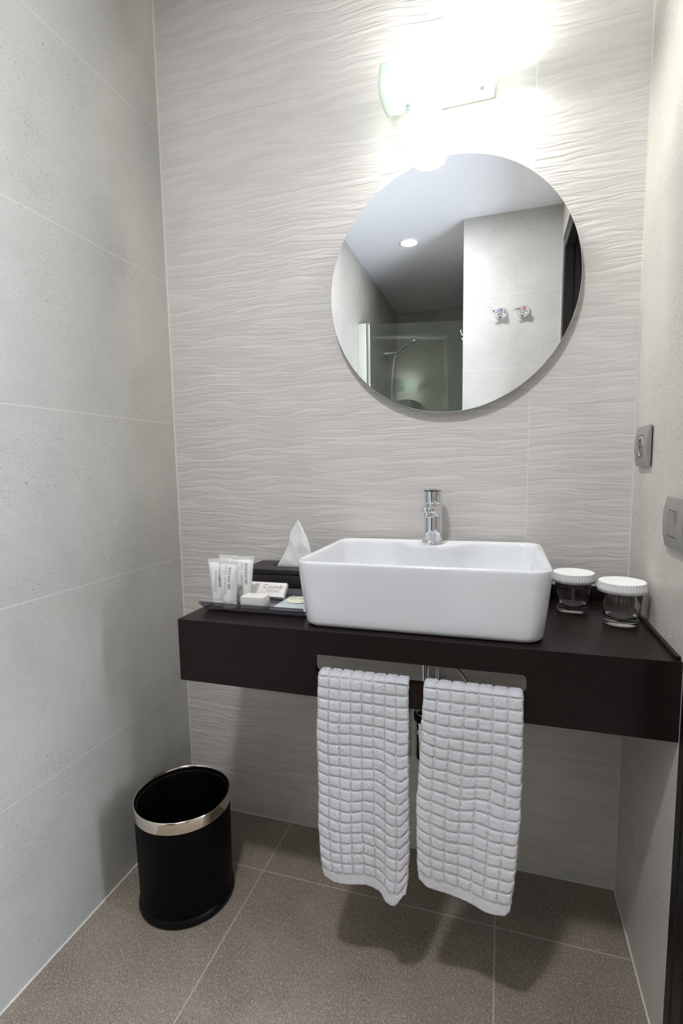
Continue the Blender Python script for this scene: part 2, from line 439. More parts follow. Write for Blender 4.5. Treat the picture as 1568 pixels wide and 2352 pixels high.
# ------------------------------------------------------------------ vanity counter
v = empty('vanity_counter', (0.745, 0, 0.61)); tag(v, 'dark brown wall-hung vanity counter carrying the white basin', 'counter')
def at(o, root):
    """keep world coordinates of a mesh built in world space when it is parented"""
    o.parent = root; o.matrix_parent_inverse = Matrix.Translation(root.location).inverted() if not root.rotation_euler.z else (Matrix.Translation(root.location) @ Matrix.Rotation(root.rotation_euler.z, 4, 'Z')).inverted()
    return o
ZT = 0.749; CL = 0.260; CR = W - 0.0235; YFR = -0.391
CRW = W - 0.001
boxm_ = lambda *a, **k: boxm(*a, **k)
at(boxm('countertop', (CL, YFR, ZT - 0.0252), (CRW, -0.001, ZT), M_WOOD), v)
c = bpy.data.curves.new('apron', 'CURVE'); c.dimensions = '2D'; c.fill_mode = 'BOTH'; c.extrude = 0.009; c.bevel_depth = 0.0
def poly2(pts):
    s = c.splines.new('POLY'); s.points.add(len(pts) - 1)
    for q, p in zip(s.points, pts): q.co = (p[0], p[1], 0, 1)
    s.use_cyclic_u = True
poly2([(CL, 0.6095), (CRW, 0.6095), (CRW, ZT - 0.0252), (CL, ZT - 0.0252)])
poly2([(p.x, p.y) for p in rrect(0.581, 0.990, 0.660, 0.700, 0.010, 0, 8, 1)][::-1])
tmp = bpy.data.objects.new('t', c); COL.objects.link(tmp)
me = bpy.data.meshes.new_from_object(tmp.evaluated_get(bpy.context.evaluated_depsgraph_get())); bpy.data.objects.remove(tmp)
me.transform(Matrix.Translation((0, YFR + 0.009, 0)) @ Matrix.Rotation(PI / 2, 4, 'X'))
me.materials.clear(); me.materials.append(M_WOOD); me.name = 'apron'
at(link(bpy.data.objects.new('front_panel', me)), v)
at(boxm('side_panel', (CL, YFR + 0.0187, 0.6095), (CL + 0.018, -0.001, ZT - 0.0252), M_WOOD), v)
at(boxm('upstand', (0.55, -0.014, ZT), (CRW, -0.001, 0.784), M_WOOD, bev=0.001), v)
at(boxm('side_upstand', (W - 0.008, YFR + 0.01, ZT), (CRW, -0.0145, ZT + 0.006), M_WOOD), v)

# ------------------------------------------------------------------ washbasin
b = empty('washbasin', (0.78, -0.19, ZT)); tag(b, 'white rectangular ceramic vessel basin standing on the dark counter', 'basin')
BX0, BX1, BY0, BY1, BZ = 0.5305, 1.0345, -0.374, -0.0155, 0.8875
def lerp(a, b, t): return a + (b - a) * t
def outer(t, z, off=0.0, r=0.040):
    x0 = lerp(0.5455, BX0, t); x1 = lerp(1.0215, BX1, t); y0 = lerp(-0.3690, BY0, t); y1 = lerp(-0.030, BY1, t)
    return rrect(x0 + off, x1 - off, y0 + off, y1 - off, max(r - off, 0.01), z)
L = []
for k in range(7):                       # bottom fillet
    a = PI / 2 * k / 6; off = 0.012 * (1 - math.sin(a)); L.append(outer(0.0, ZT + 0.0003 + 0.012 * (1 - math.cos(a)), off))
for k in range(1, 11):
    t = k / 10; L.append(outer(t ** 0.9, lerp(ZT + 0.0123, BZ - 0.006, t)))
for k in range(1, 7):                    # rounded rim
    a = PI * k / 8; L.append(outer(1.0, BZ - 0.006 + 0.006 * math.sin(a), 0.0055 * (1 - math.cos(a))))
FX = 0.779
def inner(off, z, deck):
    lp = rrect(BX0 + off, BX1 - off, BY0 + off, BY1 - off, max(0.040 - off * 0.2, 0.02), z)
    for p in lp:
        if p.y > -0.19:
            k = max(0.0, (p.y + 0.19) / (0.19 - 0.0155 - off)); k = min(1, k)
            p.y -= (0.010 + deck * 0.062 * math.exp(-((p.x - FX) / 0.075) ** 4)) * k ** 3
    return lp
L.append(inner(0.0115, BZ - 0.0024, 1.0)); L.append(inner(0.0130, BZ - 0.0040, 1.0)); L.append(inner(0.0145, BZ - 0.0080, 1.0)); L.append(inner(0.016, BZ - 0.014, 1.0)); L.append(inner(0.021, BZ - 0.04, 0.8)); L.append(inner(0.030, BZ - 0.08, 0.6))
L.append(inner(0.042, BZ - 0.105, 0.5)); L.append(inner(0.062, BZ - 0.118, 0.35)); L.append(inner(0.10, BZ - 0.122, 0.1))
bm = bmesh.new(); rings(bm, L)
at(mk('bowl', bm, M_CERAMIC, smooth=True, angle=60), b)
bm = bmesh.new(); lathe(bm, [(0.021, 0), (0.022, 0.003), (0.018, 0.006), (0.004, 0.007)], (0.78, -0.2, BZ - 0.1225))
at(mk('drain', bm, M_CHROME, smooth=True, angle=40), b)

# ------------------------------------------------------------------ tap
FY = -0.055; FZ = BZ - 0.0022
t_ = empty('basin_tap', (FX, FY, FZ)); tag(t_, 'chrome single-lever mixer tap at the back of the basin', 'tap')
bm = bmesh.new(); lathe(bm, [(0.026, 0), (0.0275, 0.002), (0.0275, 0.005), (0.0255, 0.008), (0.0215, 0.0085)], n=56)
mk('base_ring', bm, M_CHROME, t_, True, 40)
bm = bmesh.new(); lathe(bm, [(0.0225, 0.0083), (0.0222, 0.03), (0.0213, 0.085), (0.0213, 0.096), (0.0195, 0.0975)], n=56)
mk('tap_body', bm, M_CHROME, t_, True, 40)
bm = bmesh.new()
Ls = []
for y, hw, z0, z1 in ((-0.004, 0.0205, 0.064, 0.0960), (-0.03, 0.0200, 0.072, 0.0965), (-0.06, 0.0195, 0.080, 0.0970), (-0.078, 0.0188, 0.0830, 0.0968), (-0.086, 0.0172, 0.0838, 0.0965), (-0.092, 0.0140, 0.0842, 0.0962), (-0.0955, 0.0095, 0.0845, 0.0958), (-0.097, 0.0040, 0.0850, 0.0952)):
    r_ = min(0.004, (z1 - z0) * 0.45)
    Ls.append([Vector((p.x, y, p.y)) for p in rrect(-hw, hw, z0, z1, r_, 0, 5, 2)])
rings(bm, Ls); mk('spout', bm, M_CHROME, t_, True, 35)
bm = bmesh.new(); lathe(bm, [(0.0125, 0.0), (0.0130, 0.002), (0.0130, 0.011), (0.012, 0.0125)], (0, -0.078, 0.0725), n=36)
mk('aerator', bm, M_CHROME, t_, True, 40)
bm = bmesh.new(); lathe(bm, [(0.0195, 0.0975), (0.0220, 0.101), (0.0225, 0.103), (0.0225, 0.1300)], n=56)
h_ = mk('handle', bm, M_CHROME, t_, True, 40)
bm = bmesh.new()
lp = [(0.0228 * math.cos(a), 0.0228 * math.sin(a)) for a in [PI * i / 24 for i in range(25)]] + [(0.0225 * math.cos(a) if abs(math.cos(a)) > 0 else 0, -0.026 + 0.022 * math.sin(a)) for a in [PI + PI * i / 20 for i in range(21)]]
def lift(y): return max(0.0, -y - 0.01) * 0.10
rings(bm, [[Vector((x * k, y * k if y > 0 else y + (1 - k) * 0.02, z + lift(y))) for x, y in lp] for z, k in ((0.1300, 0.97), (0.1308, 1.0), (0.1338, 1.0), (0.1348, 0.96))])
mk('lever', bm, M_CHROME, h_, True, 30)

# ------------------------------------------------------------------ mirror
MC = Vector((0.808, 0, 1.507)); MR = 0.2975
mr = empty('round_mirror', (MC.x, -0.0, MC.z)); tag(mr, 'large round frameless mirror on the rippled wall above the basin', 'mirror')
bm = bmesh.new(); lathe(bm, [(MR, -0.018), (MR, -0.0222), (MR - 0.0008, -0.0230)], n=160, axis='Y', cap1=False, cap0=True)
mk('mirror_edge', bm, M_EDGE, mr, True, 30)
bm = bmesh.new(); lathe(bm, [(MR - 0.0008, -0.02305), (0.0001, -0.02305)], n=160, axis='Y', cap0=False)
mk('mirror_glass', bm, M_MIRROR, mr)
bm = bmesh.new(); lathe(bm, [(MR - 0.05, -0.0005), (MR - 0.05, -0.018)], n=96, axis='Y')
mk('backing_plate', bm, M_BLACKP, mr, True, 30)

# ------------------------------------------------------------------ sconce
sc = empty('wall_sconce', (0.79, 0, 1.95)); tag(sc, 'lit wall lamp with curved frosted glass shade above the mirror', 'wall lamp')
boxm('mounting_plate', (0.0, -0.012, -0.030), (0.12, -0.0005, 0.030), M_WHITEPL, sc, 0.003)
bm = bmesh.new()
pr = bez([(-0.060, 0.062), (-0.086, 0.040), (-0.102, 0.010), (-0.104, -0.018), (-0.094, -0.044), (-0.068, -0.066)], 8) if False else None
P2 = [(-0.058, 0.062), (-0.082, 0.042), (-0.100, 0.012), (-0.104, -0.016), (-0.096, -0.042), (-0.074, -0.066)]
pts = bez([(0, a, b) for a, b in P2], 6)
nz = len(pts); nx = 40; grid = []
for i in range(nx + 1):
    u = i / nx; row = []
    for j, q in enumerate(pts):
        tt = j / (nz - 1)
        e = min(tt, 1 - tt) * 0.15
        inset = 0.010 * max(0, 1 - tt / 0.10) ** 2 + (0.014 * max(0, (tt - 0.72) / 0.28) ** 1.5)
        row.append(bm.verts.new((-0.130 + inset + (0.262 - 2 * inset) * u, q.y, q.z)))
    grid.append(row)
for i in range(nx):
    for j in range(nz - 1): bm.faces.new((grid[i][j], grid[i + 1][j], grid[i + 1][j + 1], grid[i][j + 1]))
sh = mk('lamp_shade', bm, M_FROST, sc, True)
sm = sh.modifiers.new('thick', 'SOLIDIFY'); sm.thickness = 0.004; sm.offset = 0
bm = bmesh.new(); lathe(bm, [(0.001, -0.036), (0.006, -0.034), (0.008, -0.028), (0.008, 0.028), (0.006, 0.034), (0.001, 0.036)], (0.060, -0.052, 0.002), n=16, axis='X')
mk('bulb', bm, M_BULB, sc, True)
for x in (0.016, 0.104):
    bm = bmesh.new(); box(bm, (x - 0.006, -0.060, -0.01), (x + 0.006, -0.0142, 0.012), 0.002)
    mk('bulb_socket', bm, M_WHITEPL, sc)
for x, z in ((-0.066, -0.059), (0.096, -0.059)):
    bm = bmesh.new(); box(bm, (x - 0.004, -0.088, z - 0.004), (x + 0.004, -0.073, z + 0.004), 0.001)
    mk('clip', bm, M_CHROME, sc)

# ------------------------------------------------------------------ ceiling downlights
def downlight(x, y, r, M, label):
    o = empty('ceiling_downlight', (x, y, CEIL)); tag(o, label, 'ceiling light', 'round ceiling downlights')
    bm = bmesh.new(); lathe(bm, [(r + 0.014, -0.0005), (r + 0.014, -0.004), (r + 0.004, -0.008), (r, -0.006), (r, -0.0005)], n=48, cap0=False, cap1=False)
    mk('trim_ring', bm, M_WHITEPL, o, True, 40)
    bm = bmesh.new(); lathe(bm, [(r - 0.0005, -0.0012), (r - 0.0005, -0.0045)], n=48)
    mk('lamp_lens', bm, M, o)
downlight(0.600, -1.205, 0.070, M_D1, 'larger round ceiling light reflected at the top edge of the mirror')
downlight(0.368, -2.02, 0.048, M_D2, 'smaller round ceiling light near the shower, reflected inside the mirror')

# ------------------------------------------------------------------ socket and switch plates
def plate_base(name, yc, zc, wy, hz, label, cat):
    o = empty(name, (W, yc, zc)); tag(o, label, cat)
    bm = bmesh.new(); box(bm, (-0.0030, -wy / 2 + 0.004, -hz / 2 + 0.003), (-0.0005, wy / 2 - 0.004, hz / 2 - 0.003))
    mk('back_frame', bm, M_PLATE_D, o)
    # arched cover with a square hole
    n = 16; hw = 0.023; ys = [-wy / 2, -wy / 2 + 0.002, -hw, hw, wy / 2 - 0.002, wy / 2]
    zs = sorted(set([round(-hz / 2 + hz * i / n, 5) for i in range(n + 1)] + [-hw, hw]))
    def sx(z, y):
        e = 0.0015 if abs(y) > wy / 2 - 0.001 else 0
        return -(0.0065 + 0.0058 * (1 - (z / (hz / 2)) ** 2)) + e
    bm = bmesh.new(); V = {}
    for y in ys:
        for z in zs:
            V[y, z] = bm.verts.new((sx(z, y), y, z))
    for a, b_ in zip(ys, ys[1:]):
        for c1, c2 in zip(zs, zs[1:]):
            if a >= -hw and b_ <= hw and c1 >= -hw and c2 <= hw: continue
            bm.faces.new((V[a, c1], V[b_, c1], V[b_, c2], V[a, c2]))
    ret = bmesh.ops.extrude_face_region(bm, geom=bm.faces[:])
    for g in ret['geom']:
        if isinstance(g, bmesh.types.BMVert): g.co.x = -0.0031
    mk('cover_plate', bm, M_PLATE, o, True, 35)
    return o
so = plate_base('wall_socket', -0.0985, 1.111, 0.101, 0.084, 'grey power socket on the right wall, higher and nearer the back wall', 'socket')
bm = bmesh.new(); box(bm, (-0.0105, -0.0222, -0.0222), (-0.0032, 0.0222, 0.0222), 0.0008)
ins = mk('socket_insert', bm, M_PLATE, so, True, 30)
bm = bmesh.new(); lathe(bm, [(0.0196, -0.0107), (0.0196, -0.0125), (0.0186, -0.0125), (0.0180, -0.0109)], n=40, axis='X', cap0=False, cap1=False)
mk('socket_rim', bm, M_PLATE, so, True)
bm = bmesh.new(); lathe(bm, [(0.0178, -0.0107), (0.0178, -0.0109)], n=40, axis='X')
mk('socket_well', bm, mat('socket_well_grey', (0.10, 0.10, 0.10), 0.3), so)
for z in (-0.0175, 0.0175):
    mk('earth_clip', (lambda bm: (box(bm, (-0.0135, -0.003, z - 0.0025), (-0.0110, 0.003, z + 0.0025), 0.0005), bm)[1])(bmesh.new()), M_CHROME, so)
for y in (-0.0095, 0.0095):
    bm = bmesh.new(); lathe(bm, [(0.0026, -0.01095), (0.0026, -0.0111)], (0, y, 0), n=16, axis='X'); mk('pin_hole', bm, M_PLATE_D, so)
sw = plate_base('light_switch', -0.333, 0.972, 0.104, 0.088, 'grey rocker light switch on the right wall beside the door frame', 'switch')
bm = bmesh.new()
rings(bm, [[Vector((-0.0035, y, z)) for y, z in ((-0.0222, -0.0222), (0.0222, -0.0222), (0.0222, 0.0222), (-0.0222, 0.0222))],
           [Vector((-(0.0155 if z > 0 else 0.0105), y, z)) for y, z in ((-0.0215, -0.0215), (0.0215, -0.0215), (0.0215, 0.0215), (-0.0215, 0.0215))]])
mk('rocker', bm, M_PLATE, sw)

# ------------------------------------------------------------------ drinking glasses with paper caps
def tumbler(x, y, s, label):
    o = empty('drinking_glass', (x, y, ZT + 0.0004)); tag(o, label, 'glass', 'glass tumblers with paper caps')
    r0, r1, h = 0.0320 * s, 0.0392 * s, 0.0865
    bm = bmesh.new()
    pr = [(0.001, 0.0), (r0 - 0.004, 0.0), (r0 - 0.001, 0.001), (r0, 0.004), (r0 + 0.0005, 0.012), (r0 + 0.0012, 0.020), (lerp(r0, r1, 0.5), h * 0.5), (r1, h - 0.001), (r1 - 0.0008, h), (r1 - 0.0019, h - 0.0008),
          (lerp(r0, r1, 0.5) - 0.0022, h * 0.5), (r0 - 0.0012, 0.022), (r0 - 0.003, 0.0165), (r0 - 0.007, 0.0135), (r0 * 0.5, 0.0125), (0.001, 0.0125)]
    lathe(bm, pr, n=64)
    mk('glass_body', bm, M_GLASS, o, True)
    n = 90; R0 = 0.0425 * s
    bm = bmesh.new()
    def pl(k, i): return (0.0005 if i % 2 else -0.0005) * {0: 1.6, 1: 1.2, 2: 1.0, 3: 0.3}.get(k, 0.0)
    lathe(bm, [(R0 + 0.0012, h - 0.0185), (R0 + 0.0006, h - 0.010), (R0, h - 0.003), (R0 - 0.0001, h + 0.0012), (R0 - 0.0008, h + 0.0020), (0.001, h + 0.0021)], n=n, cap0=False, pleat=pl)
    cp = mk('paper_cap', bm, M_PAPERCAP, o, True, 25)
    s_ = cp.modifiers.new('t', 'SOLIDIFY'); s_.thickness = 0.0005; s_.offset = 1
    return o
tumbler(1.0965, -0.113, 1.0, 'glass tumbler with white paper cap, next to the basin')
tumbler(1.1785, -0.187, 1.02, 'glass tumbler with white paper cap, near the right wall')

# ------------------------------------------------------------------ tissue box and tissue
tb = empty('tissue_box', (0.405, -0.072, ZT + 0.0004)); tag(tb, 'dark leather tissue box against the wall behind the toiletries', 'tissue box')
bm = bmesh.new()
box(bm, (-0.118, -0.062, 0.0), (0.118, 0.0555, 0.052), 0.003)
mk('box_body', bm, M_TISSUEBOX, tb, True, 30)
bm = bmesh.new()
c = bpy.data.curves.new('lid', 'CURVE'); c.dimensions = '2D'; c.fill_mode = 'BOTH'; c.extrude = 0.0045; c.bevel_depth = 0.0022; c.bevel_resolution = 2
poly2([(p.x, p.y) for p in rrect(-0.117, 0.117, -0.061, 0.0545, 0.004, 0, 4, 1)])
poly2([(0.064 * math.cos(a) * -1, 0.020 * math.sin(a)) for a in [2 * PI * i / 40 for i in range(40)]])
tmp = bpy.data.objects.new('t', c); COL.objects.link(tmp)
me = bpy.data.meshes.new_from_object(tmp.evaluated_get(bpy.context.evaluated_depsgraph_get())); bpy.data.objects.remove(tmp)
me.transform(Matrix.Translation((0, 0, 0.0590))); me.materials.clear(); me.materials.append(M_TISSUEBOX); bm.free()
link(bpy.data.objects.new('lid', me), tb)
def tissue():
    o_l = [(0.000, 0.353, 0.470), (0.10, 0.362, 0.468), (0.25, 0.376, 0.464), (0.42, 0.389, 0.458), (0.50, 0.396, 0.456), (0.62, 0.397, 0.451), (0.74, 0.401, 0.444), (0.86, 0.411, 0.436), (0.95, 0.419, 0.430), (1.0, 0.4235, 0.4255)]
    bm = bmesh.new(); L = []; n = 48; NT_ = 44
    for k in range(NT_ + 1):
        t = k / NT_
        for a, b_ in zip(o_l, o_l[1:]):
            if a[0] <= t <= b_[0] + 1e-9:
                f = (t - a[0]) / (b_[0] - a[0]); xl = lerp(a[1], b_[1], f); xr = lerp(a[2], b_[2], f); break
        z = lerp(0.803, 0.9395, t); cx = (xl + xr) / 2; hw = (xr - xl) / 2
        th = lerp(0.013, 0.0015, t ** 0.8)
        lp = []
        for i in range(n):
            a = 2 * PI * i / n; ca, sa = math.cos(a), math.sin(a)
            x = cx + hw * ca
            q = Vector((x * 38, z * 22, 3.1 if sa > 0 else 8.7))
            fold = (abs(mnoise.noise(q * 0.8)) - 0.25) * 0.016 + (abs(mnoise.noise(q * 2.0)) - 0.2) * 0.0025
            y = -0.078 - th * sa + fold * abs(sa) * (1 - t * 0.6)
            if t < 0.12: y = lerp(-0.072 - 0.012 * sa, y, t / 0.12)
            lp.append(Vector((x, y, z + 0.006 * fold)))
        L.append(lp)
    rings(bm, L, False, True)
    return mk('paper_tissue', bm, M_TISSUE, None, True, 35)
ti = tissue(); tag(ti, 'white paper tissue pulled up out of the dark box', 'tissue')

# ------------------------------------------------------------------ tray and toiletries
TZ = 0.7535
tr = empty('amenity_tray', (0.41, -0.245, ZT + 0.0002)); tag(tr, 'smoky grey acrylic tray with raised front lip, on the counter left end', 'tray')
bm = bmesh.new()
X0, X1 = 0.2830, 0.5335
def section(x):
    e = -0.010 if x < 0.3 else 0.0
    pts_t = [(-0.3265, 0.7735, e), (-0.3165, TZ + 0.0030, 0), (-0.3120, TZ + 0.0010, 0), (-0.165, TZ + 0.0010, 0), (-0.160, TZ + 0.003, 0), (-0.150, 0.771, e)]
    pts_b = [(y * 1.0 + (0.0006 if i > 3 else -0.0006), z - 0.0030, ex) for i, (y, z, ex) in enumerate(pts_t)][::-1]
    return [Vector((x + ex - 0.41, y + 0.245, z - ZT - 0.0002)) for y, z, ex in pts_t + pts_b]
rings(bm, [section(X0), section(0.35), section(0.45), section(X1)])
mk('tray_body', bm, M_ACRYL, tr)
for x, y in ((0.288, -0.305), (0.525, -0.305), (0.288, -0.17), (0.525, -0.17)):
    bm = bmesh.new(); lathe(bm, [(0.003, 0.0), (0.004, 0.0005), (0.004, 0.0020)], (x - 0.41, y + 0.245, 0.0), n=16)
    mk('foot', bm, M_GLASS, tr, True)
TT = TZ + 0.0016   # top of the tray floor

def toilet_tube(x, y, rz, big, small, label, hh=0.110, prints=True):
    o = empty('toiletry_tube', (x, y, TT), rz); tag(o, label, 'tube', 'white toiletry tubes on the tray')
    bm = bmesh.new(); lathe(bm, [(0.0150, 0), (0.0163, 0.0008), (0.0165, 0.011), (0.0158, 0.0118)], n=40)
    mk('screw_cap', bm, M_WHITEPL, o, True, 40)
    bm = bmesh.new(); L = []
    z0 = 0.0122; zt = hh - 0.008
    def ab(z):
        t = (z - z0) / (zt - z0)
        return lerp(0.0166, 0.0262, t ** 1.5), max(0.0009, 0.0166 * (1 - t ** 2.2) ** 0.62)
    for k in range(25):
        z = lerp(z0, zt, k / 24); a, bb = ab(z)
        if k == 0: a *= 0.95; bb *= 0.95
        L.append([Vector((a * math.cos(q), bb * math.sin(q), z)) for q in [2 * PI * i / 40 for i in range(40)]])
    rings(bm, L); body = mk('tube_body', bm, M_TUBE, o, True, 50)
    bm = bmesh.new(); box(bm, (-0.0262, -0.0008, zt + 0.0001), (0.0262, 0.0008, hh)); mk('crimped_end', bm, M_WHITEPL, o)
    if prints:
        for s, size, off, z1, M, bd in ((big, 0.0145, 0.0015, 0.032, M_INK_LIGHT, -0.00022), (small, 0.0084, 0.0105, 0.046, M_INK, 0.00012)):
            def mp(co, off=off, z1=z1):
                z = z1 + co.x * 0.97; u = off - co.y
                a, bb = ab(min(z, zt - 0.001)); s_ = max(-0.98, min(0.98, u / a))
                # small outward offset so that the ink sits on the surface
                return Vector((u, -bb * math.sqrt(1 - s_ * s_) - 0.00035, z))
            text('lettering', s, size, None, M, body, bold=bd, mapf=mp)
    return o
toilet_tube(0.2985, -0.2760, 0.10, 'Shampoo', 'SHAMPOOING', 'white shampoo tube, front left on the tray')
toilet_tube(0.3350, -0.2925, -0.05, 'Shower Gel', 'GEL DOUCHE', 'white shower gel tube in front, nearest the camera of the four')
toilet_tube(0.3465, -0.2400, 0.22, 'Shower Gel', 'GEL DOUCHE', 'white shower gel tube behind the front one, right of the group', hh=0.112)
toilet_tube(0.3020, -0.2330, 0.0, '', '', 'white tube at the back left, only its crimped top showing', hh=0.112, prints=False)

sb = empty('carton', (0.3905, -0.272, TT), 0.03); tag(sb, 'small white cardboard box lying in front of the comb box', 'box')
boxm('box_body', (-0.0285, -0.020, 0.0), (0.0285, 0.020, 0.0250), M_CARD, sb, 0.0006)
bm = bmesh.new(); box(bm, (-0.0288, -0.0203, 0.02505), (0.0282, 0.0203, 0.0257), 0.0002); mk('flap', bm, M_CARD, sb)
random.seed(3)
for y, x0, x1, w_ in ((0.0065, -0.016, -0.004, 0.0011), (0.0015, -0.018, 0.016, 0.0009)):      # faint print, too small to read in the photo
    x = x0; bm = bmesh.new()
    while x < x1:
        l_ = random.uniform(0.0008, 0.0022); box(bm, (x, y, 0.02572), (x + l_, y + w_, 0.02576)); x += l_ + 0.0006
    mk('faint_print', bm, M_INK_LIGHT, sb)

cb = empty('comb_box', (0.3845, -0.2115, TT)); tag(cb, 'white cardboard comb box leaning back toward the tissue box', 'box')
tilt = Matrix.Rotation(math.radians(-44), 4, 'X')
bm = bmesh.new(); box(bm, (-0.050, 0.0, 0.0), (0.050, 0.012, 0.041), 0.0006)
for q in bm.verts: q.co = tilt @ q.co
mo = min(q.co.z for q in bm.verts)
for q in bm.verts: q.co.z -= mo
mk('box_body', bm, M_CARD, cb, True, 30)
FM = Matrix.Translation((0, 0, -mo)) @ tilt @ Matrix.Translation((0, -0.0003, 0)) @ Matrix.Rotation(PI / 2, 4, 'X')
text('lettering', 'Comb', 0.0175, FM @ Matrix.Translation((-0.012, 0.0225, 0)), M_INK, cb, sx=1.25)
text('lettering', 'PEIGNE', 0.0095, FM @ Matrix.Translation((0.001, 0.0130, 0)), M_INK_LIGHT, cb, bold=0.0001, sx=1.1)

# soap in a frosted sachet
sp = empty('soap_sachet', (0.482, -0.232, TT)); tag(sp, 'round cream soap in a bluish frosted sachet beside the basin', 'soap')
bm = bmesh.new(); lathe(bm, [(0.020, 0.0), (0.0280, 0.001), (0.0305, 0.005), (0.0295, 0.0085), (0.028, 0.0099), (0.001, 0.0101)], (0.006, -0.006, 0.0012), n=48)
mk('soap_bar', bm, M_SOAP, sp, True, 50)
bm = bmesh.new(); n = 28; G = []
for side in (1, 0):
    g = []
    for i in range(n + 1):
        row = []
        for j in range(n + 1):
            u, w_ = i / n * 2 - 1, j / n * 2 - 1
            r_ = math.hypot(u * 0.046 - 0.006, w_ * 0.060 + 0.006)
            hgt = 0.0108 * min(1, max(0, (0.046 - r_) / 0.014)) + 0.0022
            hgt += (0.0016 if r_ > 0.036 else 0.0) * mnoise.noise(Vector((u * 6, w_ * 6, 2))) * (1 - max(abs(u), abs(w_)) ** 6)
            edge = max(abs(u), abs(w_)) > 0.999
            z = hgt if side and not edge else (0.0004 if not edge else 0.0014)
            row.append((u * 0.046, w_ * 0.060, max(0.0003, z)))
        g.append(row)
    vv = [[bm.verts.new(p) for p in row] for row in g]
    for i in range(n):
        for j in range(n): bm.faces.new((vv[i][j], vv[i + 1][j], vv[i + 1][j + 1], vv[i][j + 1]))
bmesh.ops.remove_doubles(bm, verts=bm.verts[:], dist=0.00001)
mk('sachet', bm, M_POUCH, sp, True, 50)
bm = bmesh.new(); lathe(bm, [(0.0300, 0.0136), (0.0300, 0.0139)], (0.008, -0.010, 0), n=48); mk('round_label', bm, M_SOAP, sp)
text('lettering', 'Soap', 0.021, Matrix.Translation((-0.024, 0.010, 0.0142)), M_INK_LIGHT, sp, sx=1.2)
text('lettering', 'SAVON', 0.0115, Matrix.Translation((-0.016, -0.006, 0.0142)), M_INK, sp, bold=0.0001, sx=1.1)

# ------------------------------------------------------------------ towels
def towel(outline, ncol, nrow, seed, foldf, label, backz):
    """outline: (z, xl, xr) rows from the fold at the bar down to the hem; the hem follows bottom(u)"""
    edge, bottom = outline
    bm = bmesh.new()
    CW, RH = 11, 10
    nx, nf = ncol * CW, nrow * RH
    ztop = 0.6590; rbar = 0.0140; hem = 0.020
    def ex(z):
        for a, b_ in zip(edge, edge[1:]):
            if b_[0] <= z <= a[0]:
                f = (a[0] - z) / (a[0] - b_[0]); f = f * f * (3 - 2 * f) if False else f
                return lerp(a[1], b_[1], f), lerp(a[2], b_[2], f)
        return (edge[0][1], edge[0][2]) if z > edge[0][0] else (edge[-1][1], edge[-1][2])
    yb = YFR + 0.0095                     # middle of the bar
    rows = []
    nb = 70                               # back drop rows
    lenb = ztop - backz
    L_arc = PI * rbar
    S = []                                # list of (kind, t)
    for k in range(nb): S.append(('b', k / nb))
    for k in range(20): S.append(('a', k / 20))
    for k in range(nf + 1): S.append(('f', k / nf))
    def bow(u): return 0.006 * math.sin(u * PI * 1.0 + seed)
    for ki, (kind, t) in enumerate(S):
        row = []
        for i in range(nx + 1):
            u = i / nx
            if kind == 'b':
                z = lerp(backz + 0.004 * math.sin(u * 9 + seed), ztop, t); xl, xr = ex(ztop); y = yb + rbar + 0.003; nrm = Vector((0, 1, 0)); s = -(1 - t) * lenb - L_arc
                x = lerp(xl, xr, u)
            elif kind == 'a':
                a = PI * t; z = ztop + 0.0065 * math.sin(a); y = yb + (rbar + 0.0015) * math.cos(a); nrm = Vector((0, math.cos(a), math.sin(a))); s = -(1 - t) * L_arc
                xl, xr = ex(ztop); x = lerp(xl, xr, u)
            else:
                zb = bottom(u); z = lerp(ztop, zb, t); xl, xr = ex(z)
                z += 16 * t * t * (1 - t) * (1 - t) * (0.0035 * math.sin(u * 8 + seed * 2) + 0.002 * math.sin(u * 15 + t * 9))
                xl += 0.0016 * mnoise.noise(Vector((z * 40, seed, 0))); xr += 0.0016 * mnoise.noise(Vector((z * 40, seed, 5)))
                x = lerp(xl, xr, u); y = yb - rbar - 0.0015 - 0.010 * t - foldf(u, t); nrm = Vector((0, -1, 0)); s = t * (ztop - (0.225))
            # quilted cells
            cu = (i % CW) / CW
            cellh = (ztop - 0.225) / nrow
            cv = (ki % RH) / RH
            def pad(q, w_): 
                d_ = min(q, 1 - q); return min(1.0, d_ / w_) ** 0.55
            puff = 0.0043 * (0.04 + 0.96 * pad(cu, 0.15)) * pad(cv, 0.22)
            if cv > 0.5: puff *= 1.0
            if kind == 'f':
                dz = (z - bottom(u))
                if dz < hem: puff = 0.0016
                elif dz < hem + 0.003: puff = 0.0006
            if kind == 'b': puff *= 0.8
            fz = mnoise.noise(Vector((x * 420, z * 420, y * 420 + seed))) * 0.0009 + mnoise.noise(Vector((x * 160, z * 160, seed))) * 0.0006
            p = Vector((x, y, z)) + nrm * (puff + fz)
            if u < 0.001 or u > 0.999: p.x += (0.0012 if u > 0.5 else -0.0012) * (1 + mnoise.noise(Vector((s * 500, seed, 1))))
            row.append(bm.verts.new(p))
        rows.append(row)
    for a, b_ in zip(rows, rows[1:]):
        for i in range(nx): bm.faces.new((a[i], a[i + 1], b_[i + 1], b_[i]))
    for f in bm.faces: f.smooth = True
    me = bpy.data.meshes.new('hand_towel'); bm.to_mesh(me); bm.free(); me.materials.append(M_TERRY)
    o = link(bpy.data.objects.new('hand_towel', me)); tag(o, label, 'towel', 'white towels over the counter rail')
    sld = o.modifiers.new('thick', 'SOLIDIFY'); sld.thickness = 0.0060; sld.offset = 1.0
    return o
